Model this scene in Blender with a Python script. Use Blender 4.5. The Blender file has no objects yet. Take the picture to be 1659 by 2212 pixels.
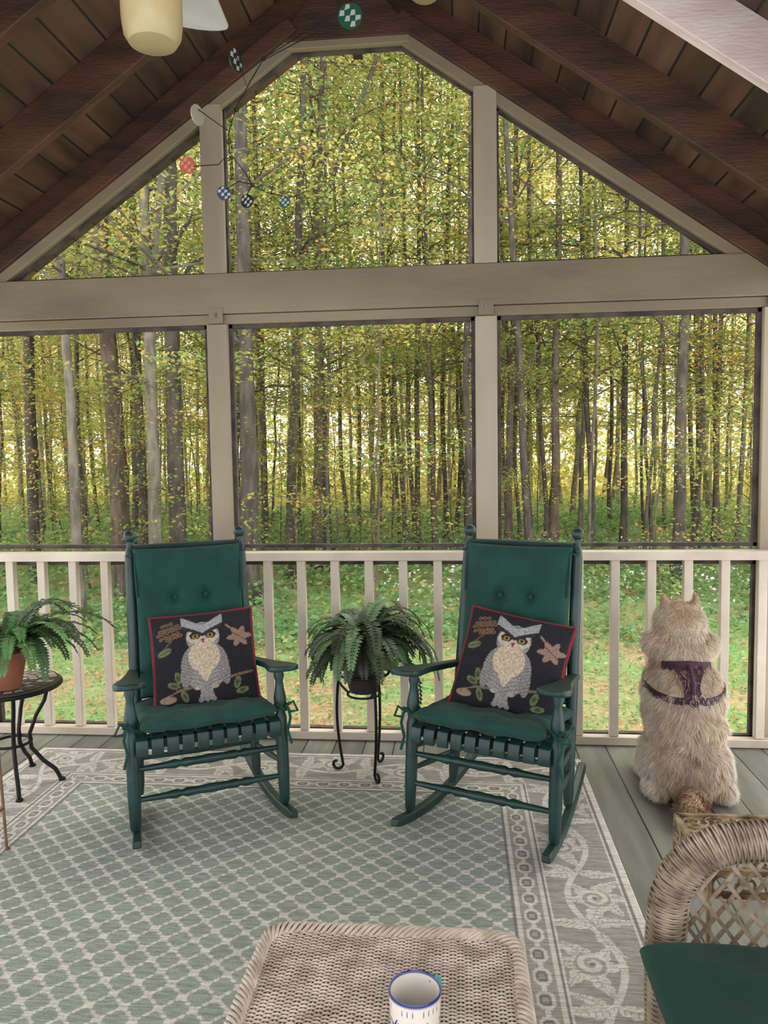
import bpy, bmesh, math, random
import numpy as np
from mathutils import Vector, Matrix
from mathutils.bvhtree import BVHTree
pi=math.pi
COLL=bpy.context.scene.collection
bpy.context.scene.view_settings.view_transform='Standard'
def lin(r,g,b):
    f=lambda c:(c/255/12.92) if c/255<=.04045 else ((c/255+.055)/1.055)**2.4
    return (f(r),f(g),f(b))
# ---------------------------------------------------------------- materials
def mat(name,col=(.5,.5,.5),col2=None,rough=.6,nscale=6,stretch=(1,1,1),lo=.35,hi=.65,bump=0,bscale=60,bstretch=None,
        metal=0,attr=False,transl=0,planks=None,var=.25,sheen=0,wave=None,detail=5,spec=.5):
    m=bpy.data.materials.new(name); m.use_nodes=True; nt=m.node_tree; N=nt.nodes; L=nt.links
    bs=N['Principled BSDF']; bs.inputs['Roughness'].default_value=rough; bs.inputs['Metallic'].default_value=metal
    bs.inputs['Specular IOR Level'].default_value=spec
    if sheen: bs.inputs['Sheen Weight'].default_value=sheen
    tc=N.new('ShaderNodeTexCoord'); mp=N.new('ShaderNodeMapping'); mp.inputs['Scale'].default_value=stretch
    L.new(tc.outputs['Object'],mp.inputs['Vector'])
    nz=N.new('ShaderNodeTexNoise'); nz.inputs['Scale'].default_value=nscale; nz.inputs['Detail'].default_value=detail
    L.new(mp.outputs[0],nz.inputs['Vector'])
    mr=N.new('ShaderNodeMapRange'); mr.inputs[1].default_value=lo; mr.inputs[2].default_value=hi
    L.new(nz.outputs['Fac'],mr.inputs[0])
    def mix(a,b,fac,mode='MIX'):
        x=N.new('ShaderNodeMix'); x.data_type='RGBA'; x.blend_type=mode
        for s,v in ((x.inputs[6],a),(x.inputs[7],b),(x.inputs[0],fac)):
            if isinstance(v,bpy.types.NodeSocket): L.new(v,s)
            else: s.default_value=(*v,1) if isinstance(v,tuple) else v
        return x.outputs[2]
    def math_(op,a,b=None):
        x=N.new('ShaderNodeMath'); x.operation=op
        for s,v in zip(x.inputs,(a,b)):
            if v is None: continue
            if isinstance(v,bpy.types.NodeSocket): L.new(v,s)
            else: s.default_value=v
        return x.outputs[0]
    if attr:
        at=N.new('ShaderNodeAttribute'); at.attribute_name='Col'
        a=at.outputs['Color']; dk=1-var; 
        base=mix(a,mix(a,(dk,dk,dk),1.0,'MULTIPLY'),mr.outputs[0])
    else:
        if col2 is None: col2=tuple(c*(1-var) for c in col)
        base=mix(col,col2,mr.outputs[0])
    if planks:
        ax,w,sw=planks
        sx=N.new('ShaderNodeSeparateXYZ'); L.new(tc.outputs['Object'],sx.inputs[0])
        s=math_('DIVIDE',math_('ADD',sx.outputs[ax],40.49),w)
        fr=math_('FRACT',s); fl=math_('FLOOR',s)
        wn=N.new('ShaderNodeTexWhiteNoise'); wn.noise_dimensions='1D'; L.new(fl,wn.inputs['W'])
        k=math_('ADD',math_('MULTIPLY',wn.outputs['Value'],.45),.72)
        cb=N.new('ShaderNodeCombineXYZ'); 
        for i in range(3): L.new(k,cb.inputs[i])
        base=mix(base,cb.outputs[0],1.0,'MULTIPLY')
        seam=math_('LESS_THAN',fr,sw)
        base=mix(base,(.008,.007,.006),seam)
    L.new(base,bs.inputs['Base Color'])
    if bump:
        b=N.new('ShaderNodeBump'); b.inputs['Strength'].default_value=bump; b.inputs['Distance'].default_value=.01
        n2=N.new('ShaderNodeTexNoise'); n2.inputs['Scale'].default_value=bscale; n2.inputs['Detail'].default_value=3
        mp2=N.new('ShaderNodeMapping'); mp2.inputs['Scale'].default_value=bstretch or stretch
        L.new(tc.outputs['Object'],mp2.inputs[0]); L.new(mp2.outputs[0],n2.inputs['Vector'])
        L.new(n2.outputs['Fac'],b.inputs['Height']); L.new(b.outputs[0],bs.inputs['Normal'])
    if transl:
        tr=N.new('ShaderNodeBsdfTranslucent'); L.new(base,tr.inputs[0])
        ms=N.new('ShaderNodeMixShader'); ms.inputs[0].default_value=transl
        L.new(bs.outputs[0],ms.inputs[1]); L.new(tr.outputs[0],ms.inputs[2])
        L.new(ms.outputs[0],N['Material Output'].inputs[0])
    return m
M={}
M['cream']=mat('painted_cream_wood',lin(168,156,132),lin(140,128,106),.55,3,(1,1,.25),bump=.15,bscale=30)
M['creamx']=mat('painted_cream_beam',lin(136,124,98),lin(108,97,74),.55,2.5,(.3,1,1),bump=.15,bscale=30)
M['weather']=mat('weathered_frame_wood',lin(84,74,66),lin(46,40,36),.8,12,(1,1,1),bump=.4)
M['rail']=mat('painted_rail_wood',lin(208,197,178),lin(182,170,152),.5,4,bump=.1)
M['roof']=mat('stained_ceiling_boards',lin(98,72,52),lin(54,39,29),.6,3,(3,.4,3),planks=(0,.115,.07),bump=.25)
M['rafter']=mat('stained_rafter_wood',lin(84,52,34),lin(46,29,20),.6,5,(.5,4,2),bump=.3)
M['pale']=mat('pale_rafter_wood',lin(226,212,206),lin(196,178,172),.6,4,(.5,3,2),bump=.3)
M['deck']=mat('painted_deck_boards',lin(124,124,114),lin(98,99,91),.42,5,(3,.3,1),planks=(0,.14,.045),bump=.15)
M['chair']=mat('green_painted_wood',lin(28,60,56),lin(17,42,40),.42,9,bump=.15,bscale=40)
M['fabric']=mat('green_canvas_fabric',lin(3,68,56),lin(0,54,45),.85,5,bump=.35,bscale=220,sheen=.05)
M['hook']=mat('hooked_wool',attr=True,rough=.95,nscale=130,var=.35,bump=.8,bscale=150,detail=2)
M['maroon']=mat('maroon_piping',lin(130,36,50),rough=.9,nscale=100,bump=.5)
M['iron']=mat('black_iron',lin(30,28,28),rough=.45,metal=.6)
M['bronze']=mat('aged_bronze',lin(190,166,130),lin(84,66,48),.4,18,metal=.3)
M['copper']=mat('copper_metal',lin(146,112,82),lin(104,78,56),.4,12,metal=.5)
M['fern']=mat('fern_leaf',attr=True,rough=.5,nscale=14,var=.3,transl=.25)
M['terra']=mat('terracotta',lin(162,98,72),lin(124,76,58),.8,8,bump=.2)
M['dark']=mat('dark_basket',lin(42,36,30),rough=.7,bump=.5)
M['rug']=mat('flatweave_rug',attr=True,rough=.95,nscale=60,stretch=(.35,3.2,1),lo=.4,hi=.62,var=.30,bump=.4,bscale=130,bstretch=(1,2,1),detail=2)
M['wick']=mat('whitewashed_wicker',lin(212,199,182),lin(168,152,134),.6,22,bump=.2)
M['wick2']=mat('natural_wicker',lin(180,164,142),lin(122,106,88),.55,20,bump=.2)
M['wcore']=mat('wicker_shadow_core',lin(100,86,72),rough=.9)
M['mug']=mat('glazed_ceramic',attr=True,rough=.15,nscale=3,var=.04)
M['fur']=mat('dog_fur',attr=True,rough=.9,nscale=25,var=.18,transl=.15)
M['purple']=mat('purple_harness_nylon',lin(62,26,48),lin(40,16,32),.7,20,bump=.4)
M['fan']=mat('white_fan_enamel',lin(184,184,178),rough=.4)
M['glass']=mat('cream_lamp_glass',lin(184,166,122),lin(152,134,94),.35,6,transl=.1)
M['disc']=mat('painted_disc',attr=True,rough=.4,nscale=5,var=.1)
M['bark']=mat('tree_bark',attr=True,rough=.95,nscale=5,stretch=(2.2,2.2,.7),lo=.38,hi=.6,var=.5,bump=.9,bscale=14,bstretch=(2,2,.4))
M['leaf']=mat('tree_leaves',attr=True,rough=.6,nscale=.6,var=.12,transl=.55,spec=.1)
M['ground']=mat('forest_ground',lin(128,154,92),lin(170,146,110),.95,1.3,lo=.42,hi=.62,bump=.6,bscale=8)
M['stone']=mat('mosaic_stone',attr=True,rough=.5,nscale=12,var=.2)
M['metal']=mat('galvanised_metal',lin(120,120,120),rough=.4,metal=.8)
# ---------------------------------------------------------------- builder
class B:
    def __init__(s): s.v=[];s.f=[];s.c=[];s.m=[];s.col=(1,1,1);s.mi=0
    def add(s,V,F):
        o=len(s.v)
        for p in V: s.v.append(tuple(p)); s.c.append(s.col)
        for f in F: s.f.append(tuple(i+o for i in f)); s.m.append(s.mi)
    def box(s,c,d,R=None):
        V=[]
        for x in(-.5,.5):
            for y in(-.5,.5):
                for z in(-.5,.5):
                    p=Vector((x*d[0],y*d[1],z*d[2]))
                    if R is not None:p=R@p
                    V.append(p+Vector(c))
        s.add(V,[(0,1,3,2),(4,6,7,5),(0,4,5,1),(2,3,7,6),(0,2,6,4),(1,5,7,3)])
    def bb(s,x0,x1,y0,y1,z0,z1): s.box(((x0+x1)/2,(y0+y1)/2,(z0+z1)/2),(x1-x0,y1-y0,z1-z0))
    def sweep(s,pts,w,h,side):
        P=[Vector(p) for p in pts]; n=len(P); V=[];side=Vector(side).normalized()
        for i in range(n):
            t=(P[min(i+1,n-1)]-P[max(i-1,0)]).normalized(); u=side.cross(t).normalized()
            ww=w[i] if hasattr(w,'__len__') else w; hh=h[i] if hasattr(h,'__len__') else h
            for a,b in((-1,-1),(1,-1),(1,1),(-1,1)): V.append(P[i]+side*a*ww/2+u*b*hh/2)
        F=[(0,3,2,1),tuple((n-1)*4+k for k in range(4))]
        for i in range(n-1):
            for k in range(4):
                k2=(k+1)%4; F.append((i*4+k,i*4+k2,i*4+4+k2,i*4+4+k))
        s.add(V,F)
    def tube(s,pts,r,n=8,closed=False,flat=1.0):
        P=[Vector(p) for p in pts]; m=len(P)
        R=list(r) if hasattr(r,'__len__') else [r]*m
        V=[];nrm=None
        for i in range(m):
            if closed: t=P[(i+1)%m]-P[(i-1)%m]
            else: t=P[min(i+1,m-1)]-P[max(i-1,0)]
            if t.length<1e-9:t=Vector((0,0,1))
            t.normalize()
            if nrm is None:
                a=Vector((0,0,1)) if abs(t.z)<.9 else Vector((1,0,0)); nrm=t.cross(a).normalized()
            else:
                nrm=nrm-t*nrm.dot(t)
                if nrm.length<1e-6: nrm=t.orthogonal()
                nrm.normalize()
            b=t.cross(nrm)
            for k in range(n):
                a=2*pi*k/n; V.append(P[i]+(nrm*math.cos(a)+b*math.sin(a)*flat)*R[i])
        F=[]
        for i in range(m if closed else m-1):
            j=(i+1)%m
            for k in range(n):
                k2=(k+1)%n; F.append((i*n+k,i*n+k2,j*n+k2,j*n+k))
        if not closed:
            F.append(tuple(reversed(range(n)))); F.append(tuple((m-1)*n+k for k in range(n)))
        s.add(V,F)
    def turned(s,p,q,prof,n=12):
        p=Vector(p);q=Vector(q); s.tube([p+(q-p)*t for t,_ in prof],[r for _,r in prof],n)
    def ball(s,c,r,n=12):
        c=Vector(c); k=8
        rr=r if hasattr(r,'__len__') else (r,r,r)
        V=[];F=[]
        for i in range(k+1):
            th=pi*i/k
            for j in range(n):
                ph=2*pi*j/n; V.append(c+Vector((rr[0]*math.sin(th)*math.cos(ph),rr[1]*math.sin(th)*math.sin(ph),rr[2]*math.cos(th))))
        for i in range(k):
            for j in range(n):
                j2=(j+1)%n; F.append((i*n+j,(i+1)*n+j,(i+1)*n+j2,i*n+j2))
        s.add(V,F)
    def prism(s,out,z0,z1):
        n=len(out)
        za=z0 if callable(z0) else (lambda x,y:z0); zb=z1 if callable(z1) else (lambda x,y:z1)
        V=[(x,y,za(x,y)) for x,y in out]+[(x,y,zb(x,y)) for x,y in out]
        F=[tuple(reversed(range(n))),tuple(range(n,2*n))]+[(i,(i+1)%n,n+(i+1)%n,n+i) for i in range(n)]
        s.add(V,F)
    def obj(s,name,mats,parent=None,bevel=0,sharp=.7,weld=False):
        me=bpy.data.meshes.new(name); me.from_pydata(s.v,[],s.f)
        a=me.color_attributes.new('Col','FLOAT_COLOR','POINT')
        arr=np.ones((len(s.v),4),dtype=np.float32); arr[:,:3]=np.array(s.c,dtype=np.float32); a.data.foreach_set('color',arr.ravel())
        if not isinstance(mats,(list,tuple)): mats=[mats]
        for m in mats: me.materials.append(M[m])
        me.polygons.foreach_set('material_index',s.m)
        bm=bmesh.new(); bm.from_mesh(me)
        if weld: bmesh.ops.remove_doubles(bm,verts=bm.verts,dist=1e-5)
        bmesh.ops.recalc_face_normals(bm,faces=bm.faces); bm.to_mesh(me); bm.free()
        me.polygons.foreach_set('use_smooth',[True]*len(me.polygons)); 
        try: me.set_sharp_from_angle(angle=sharp)
        except Exception: pass
        me.update()
        o=bpy.data.objects.new(name,me); COLL.objects.link(o)
        if parent: o.parent=parent
        if bevel:
            b=o.modifiers.new('Bevel','BEVEL'); b.width=bevel; b.segments=2; b.limit_method='ANGLE'
        return o
def empty(name,loc=(0,0,0),rz=0):
    o=bpy.data.objects.new(name,None); o.empty_display_size=.1; o.location=loc; o.rotation_euler=(0,0,rz); COLL.objects.link(o); return o
def tag(o,label=None,cat=None,group=None,kind=None):
    if label:o['label']=label
    if cat:o['category']=cat
    if group:o['group']=group
    if kind:o['kind']=kind
    return o
def S(o,label=None,cat=None): return tag(o,label,cat,kind='structure')
def copytree(o):
    n=o.copy(); COLL.objects.link(n)
    for c in list(o.children):
        d=c.copy(); COLL.objects.link(d); d.parent=n; d.matrix_parent_inverse=c.matrix_parent_inverse.copy()
        for e in list(c.children):
            g=e.copy(); COLL.objects.link(g); g.parent=d
    return n
# ---------------------------------------------------------------- camera
H=1.37
psi=math.radians(5.5); th=math.radians(4.3); a=.0155
Fh=Vector((-math.sin(psi),math.cos(psi),0)); R0=Vector((math.cos(psi),math.sin(psi),0)); U=Vector((0,0,1))
fw=Fh*math.cos(th)-U*math.sin(th); U0=U*math.cos(th)+Fh*math.sin(th)
cx=R0*math.cos(a)-U0*math.sin(a); cy=R0*math.sin(a)+U0*math.cos(a); cz=-fw
cam=bpy.data.cameras.new('camera'); co=bpy.data.objects.new('camera',cam); COLL.objects.link(co)
mw=Matrix((cx,cy,cz)).transposed().to_4x4(); mw.translation=(0,0,H); co.matrix_world=mw
cam.sensor_fit='VERTICAL'; cam.sensor_height=36; cam.lens=1660/2212*36; cam.clip_start=.02; cam.clip_end=300
bpy.context.scene.camera=co
# ---------------------------------------------------------------- light
w=bpy.data.worlds.new('overcast_sky'); bpy.context.scene.world=w; w.use_nodes=True
bg=w.node_tree.nodes['Background']; bg.inputs[0].default_value=(.97,.97,.99,1); bg.inputs[1].default_value=3.0
sun=bpy.data.lights.new('added_soft_sun','SUN'); sun.energy=5; sun.angle=math.radians(60); sun.color=(1,.97,.88)  # lamp added so light passes through leaves; the overcast has no sun
so=bpy.data.objects.new('added_soft_sun',sun); COLL.objects.link(so); so.rotation_euler=(math.radians(-38),math.radians(12),0)
# ---------------------------------------------------------------- porch structure
GX=-.49; m_=.69; ca=1/math.sqrt(1+m_*m_)
LX,RX=-2.44,1.46
b=B(); b.bb(LX-.1,RX+.1,-1.2,3.76,-.06,0); S(b.obj('floor','deck'),'grey-green painted wooden deck boards','floor')
ZR=3.66
b=B()
for sgn in(-1,1):
    x1=GX+sgn*2.35; z1=ZR-m_*2.35
    V=[(GX,-1.2,ZR),(x1,-1.2,z1),(x1,4.15,z1),(GX,4.15,ZR)]; V+= [(x,y,z+.05) for x,y,z in V]
    b.add(V,[(0,1,2,3),(7,6,5,4),(0,4,5,1),(1,5,6,2),(2,6,7,3),(3,7,4,0)])
S(b.obj('ceiling','roof'),'dark stained tongue and groove gabled ceiling','ceiling')
ti=[0]
def trim(bld,mt,label,bevel=.003,cat='trim'):
    ti[0]+=1; return S(bld.obj('trim_%d'%ti[0],mt,bevel=bevel),label,cat)
def slope_bar(y0,y1,zc,h,sgn,x_in=0,x_out=2.1,mt='rafter',label='dark stained sloping roof rafter'):
    b=B(); p=Vector((GX+sgn*x_in,(y0+y1)/2,zc-m_*x_in)); q=Vector((GX+sgn*x_out,(y0+y1)/2,zc-m_*x_out))
    b.sweep([p,q],y1-y0,h,(0,1,0)); return trim(b,mt,label)
rh=.15
zc=ZR-rh/2/ca
for yr in(3.62,3.09,2.54,1.99,1.44,.89,.34,-.2,-.75):
    for sgn in(-1,1):
        pale=(abs(yr-2.54)<.01 and sgn==1)  # right half of this rafter gets a paler colour
        slope_bar(yr,yr+.045,zc,rh,sgn,x_in=.03,mt='pale' if pale else 'rafter',label='pale knotty roof rafter' if pale else 'dark stained sloping roof rafter')
b=B(); b.bb(GX-.025,GX+.025,-1.2,4.1,3.40,3.64); trim(b,'rafter','dark ridge board along the roof peak')
zo=3.395
for sgn in(-1,1):
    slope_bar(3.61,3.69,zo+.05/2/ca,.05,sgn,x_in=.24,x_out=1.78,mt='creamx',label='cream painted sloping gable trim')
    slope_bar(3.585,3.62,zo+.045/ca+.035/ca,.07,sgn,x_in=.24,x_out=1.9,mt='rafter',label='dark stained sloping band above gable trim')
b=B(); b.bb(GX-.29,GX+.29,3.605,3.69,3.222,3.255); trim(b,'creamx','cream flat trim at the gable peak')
b=B(); 
V=[(GX-.32,3.60,3.255),(GX+.32,3.60,3.255),(GX+.02,3.60,3.6),(GX-.02,3.60,3.6)]; V+=[(x,y+.04,z) for x,y,z in V]
b.add(V,[(0,1,2,3),(7,6,5,4),(0,4,5,1),(1,5,6,2),(2,6,7,3),(3,7,4,0)]); trim(b,'rafter','dark stained infill board under the roof peak')
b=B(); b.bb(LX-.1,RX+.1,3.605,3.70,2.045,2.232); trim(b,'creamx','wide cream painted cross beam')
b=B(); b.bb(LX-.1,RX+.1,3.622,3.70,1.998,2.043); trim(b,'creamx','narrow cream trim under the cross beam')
PX=[-2.40,-1.132,.1365,1.412]
for i,x in enumerate(PX):
    b=B(); b.bb(x-.05,x+.05,3.612,3.70,0,1.997); trim(b,'cream','cream painted wooden porch post')
    b=B(); b.bb(x-.034,x+.034,3.602,3.612,2.0,2.07); b.mi=1; b.bb(x-.006,x+.006,3.600,3.602,2.025,2.048)
    ti[0]+=1; S(b.obj('trim_%d'%ti[0],['creamx','metal'],bevel=.002),'cream block with small metal plate at post top','trim')
for x in(-1.132,.1365):
    zt=zo-m_*abs(x-GX)+.05
    b=B(); b.bb(x-.052,x+.052,3.605,3.69,2.233,zt); trim(b,'cream','cream painted upper gable post')
def wframe(n,loops,label):
    b=B()
    for lp,wd in loops:
        k=len(lp)
        cxx=sum(p[0] for p in lp)/k; czz=sum(p[1] for p in lp)/k
        for i in range(k):
            p=Vector((lp[i][0],3.655,lp[i][1])); q=Vector((lp[(i+1)%k][0],3.655,lp[(i+1)%k][1]))
            cc=Vector((cxx,3.655,czz)); d=(q-p).normalized(); nn=Vector((-d.z,0,d.x)); 
            if (cc-p).dot(nn)<0: nn=-nn
            b.sweep([p+nn*wd/2,q+nn*wd/2],.03,wd,(0,1,0))
    S(b.obj('window_%d'%n,'weather'),label,'window')
for i in range(3):
    x0=PX[i]+.051; x1=PX[i+1]-.051
    wframe(i+1,[([(x0,.925),(x1,.925),(x1,1.997),(x0,1.997)],.017),([(x0,.02),(x1,.02),(x1,.86),(x0,.86)],.017)],'screened porch window with dark weathered frame')
zl=lambda x: zo-m_*abs(x-GX)
wframe(4,[([(-1.08,2.234),(.084,2.234),(.084,zl(.084)),(GX+.25,3.221),(GX-.25,3.221),(-1.08,zl(-1.08))],.008)],'tall gable screen with clipped peak')
wframe(5,[([(.19,2.234),(GX+1.675,2.234),(.19,zl(.19))],.009)],'triangular gable screen')
wframe(6,[([(-1.185,2.234),(GX-1.675,2.234),(-1.185,zl(-1.185))],.009)],'triangular gable screen')
rail=empty('porch_railing',(-.49,3.6,0)); tag(rail,'cream painted wooden porch railing with square balusters','railing')
def P_(o,par):
    o.parent=par; o.matrix_parent_inverse=Matrix.Translation(par.location).inverted(); return o
b=B(); b.bb(LX,RX,3.548,3.652,.872,.912); P_(b.obj('top_rail','rail',bevel=.004),rail)
b=B(); b.bb(LX,RX,3.565,3.611,.002,.042); P_(b.obj('bottom_rail','rail',bevel=.004),rail)
b=B(); b.bb(-.02,.02,3.572,3.609,.043,.871); bal=b.obj('baluster','rail',bevel=.003); P_(bal,rail)
first=True
for k in range(-13,11):
    x=-.259+.1625*k
    if x<LX+.03 or x>RX-.03: continue
    if first: bal.location.x=x; first=False; continue
    d=bal.copy(); COLL.objects.link(d); d.location.x=x
for sx,nm in((LX,'left'),(RX,'right')):
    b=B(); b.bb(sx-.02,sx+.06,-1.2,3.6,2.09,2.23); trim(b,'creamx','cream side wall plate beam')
    b=B(); b.bb(sx-.02,sx+.05,-1.2,3.55,.872,.912); trim(b,'rail','cream side rail')
    for y in(2.3,1.0,-.3):
        b=B(); b.bb(sx-.03,sx+.06,y-.045,y+.045,0,2.09); trim(b,'cream','cream painted side porch post')
# ---------------------------------------------------------------- rug
def build_rug():
    x0,x1,y0,y1=-1.965,.535,.35,3.385
    xs=np.arange(x0,x1+.001,.0034); ys=np.concatenate([np.arange(y0,1.15,.05),np.arange(1.15,y1+.001,.0034)])
    X,Y=np.meshgrid(xs,ys); 
    dl=X-x0;dr=x1-X;dt=y1-Y;db=Y-y0
    d=np.minimum(np.minimum(dl,dr),np.minimum(dt,db))
    side=np.minimum(dl,dr)<=np.minimum(dt,db); s=np.where(side,Y-y1,X-x1)
    G=np.array(lin(157,165,153));Lt=np.array(lin(221,215,206));Gr=np.array(lin(172,168,158));Dk=np.array(lin(138,133,126))
    C=np.ones(X.shape+(3,))*G
    p=.090; u=(X-x0)/p; v=(Y-y0)/p
    a1=u+v; a2=u-v
    f1=np.abs(a1-np.round(a1)); f2=np.abs(a2-np.round(a2))
    link=.045+.045*np.abs(np.sin(pi*a2*3)); link2=.045+.045*np.abs(np.sin(pi*a1*3))
    l=(f1<link)&(np.mod(a2*3,1)>.14); l2=(f2<link2)&(np.mod(a1*3,1)>.14)
    l|=l2
    rr=np.hypot(f1,f2); l|=(rr<.20)&(rr>.09); l|=(rr<.04)
    C[l]=Lt
    def band(lo,hi,col): k=(d>=lo)&(d<hi); C[k]=col; return k
    band(0,.385,Gr)
    k=band(.288,.365,Gr*.95)
    sp=.088; ss=np.mod(s,sp)/sp-.5; ww=(d-.3265)/.0385
    ov=np.maximum(np.abs(ss)*1.7,np.abs(ww)); ov2=np.abs(ss)*1.7+np.abs(ww)
    C[k&(ov<.62)&(ov2<.95)]=Lt; C[k&(ov<.40)&(ov2<.62)]=Dk; C[k&(ov<.2)]=Gr
    C[k&(np.abs(ww)<.16)&(np.abs(ss)>.36)]=Lt
    C[k&(np.abs(ww)>.9)]=Lt
    k=band(.045,.272,Gr*.93)
    wv=(d-.1585); per=.62
    q=np.mod(s,per)/per
    vine=.050*np.sin(2*pi*q)
    C[k&(np.abs(wv-vine)<.010)]=Lt
    def leaf(c0,w0,Lf,Wf,ro,curl):
        dx=(np.mod(q-c0+.5,1)-.5)*per; dy=wv-w0
        xx=dx*math.cos(ro)+dy*math.sin(ro); yy=-dx*math.sin(ro)+dy*math.cos(ro)
        t=xx/Lf; yy=yy-curl*xx*xx/Lf
        wl=Wf*np.clip(np.sin(pi*np.clip(t,0,1)**.8),0,1)*(.72+.28*np.abs(np.cos(t*pi*4.5)))
        mk=k&(t>0)&(t<1)&(np.abs(yy)<wl)
        C[mk]=Lt
        vein=mk&((np.abs(yy)<.0016)|((np.abs(np.mod(t*9-np.abs(yy)/Wf*1.2,1)-.5)<.10)&(np.abs(yy)<wl*.8)))
        C[vein]=Gr
    for i,(c0,sg) in enumerate(((.25,-1),(.75,1))):
        ccx=c0; ccw=sg*.030
        for a0,Lf,Wf,cu in((0.3,.13,.033,.5),(1.2,.11,.030,.5),(2.1,.11,.030,.4),(3.0,.13,.033,.5),(4.2,.09,.027,.5),(5.2,.09,.027,.5)):
            leaf(ccx,ccw,Lf,Wf,a0*sg,cu*sg)
        dx=(np.mod(q-c0+.5,1)-.5)*per; dy=wv-ccw; r=np.hypot(dx,dy); t=np.arctan2(dy*sg,dx)
        spi=np.mod(t/(2*pi)+r/.030,1)
        C[k&(r<.048)]=Gr; C[k&(r<.048)&(spi<.55)]=Lt; C[k&(r<.008)]=Dk
    for c0,w0,Lf,Wf,ro,cu in((.0,0,.14,.030,.9,.6),(.02,0,.13,.028,-.9,-.6),(.5,0,.14,.030,2.2,-.6),(.5,0,.13,.028,-2.2,.6),(.46,.02,.10,.024,.3,.8),(.98,-.02,.10,.024,2.9,.8)):
        leaf(c0,w0,Lf,Wf,ro,cu)
    for lo,hi,c in((0,.028,Lt),(.028,.036,Dk),(.036,.045,Lt),(.265,.272,Lt),(.272,.279,Dk),(.279,.288,Lt),(.365,.372,Lt),(.372,.385,Dk)): band(lo,hi,c)
    rng=np.random.default_rng(1); C*= (1+.14*(rng.random(C.shape[:2])-.5))[...,None]
    ny,nx=X.shape; Z=np.full(X.shape,.008); Z[0,:]=.001;Z[-1,:]=.001;Z[:,0]=.001;Z[:,-1]=.001
    V=np.stack([X,Y,Z],-1).reshape(-1,3); I=np.arange(ny*nx).reshape(ny,nx)
    F=np.stack([I[:-1,:-1],I[:-1,1:],I[1:,1:],I[1:,:-1]],-1).reshape(-1,4)
    return np_mesh('area_rug',V,F,C.reshape(-1,3),'rug')
def np_mesh(name,V,F,C,mt,parent=None,smooth=False,link=True):
    me=bpy.data.meshes.new(name); n=len(V);m=len(F);k=F.shape[1]
    me.vertices.add(n); me.vertices.foreach_set('co',np.ascontiguousarray(V,dtype=np.float32).ravel())
    me.loops.add(m*k); me.loops.foreach_set('vertex_index',np.ascontiguousarray(F,dtype=np.int32).ravel())
    me.polygons.add(m); me.polygons.foreach_set('loop_start',np.arange(0,m*k,k,dtype=np.int32))
    try: me.polygons.foreach_set('loop_total',np.full(m,k,dtype=np.int32))
    except Exception: pass
    me.update(calc_edges=True)
    at=me.color_attributes.new('Col','FLOAT_COLOR','POINT'); arr=np.ones((n,4),dtype=np.float32); arr[:,:3]=C; at.data.foreach_set('color',arr.ravel())
    me.materials.append(M[mt])
    if smooth: me.polygons.foreach_set('use_smooth',[True]*m)
    if not link: return me
    o=bpy.data.objects.new(name,me); COLL.objects.link(o)
    if parent:o.parent=parent
    return o
tag(build_rug(),'sage green flatweave rug with trellis pattern and scroll border','rug')
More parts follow.
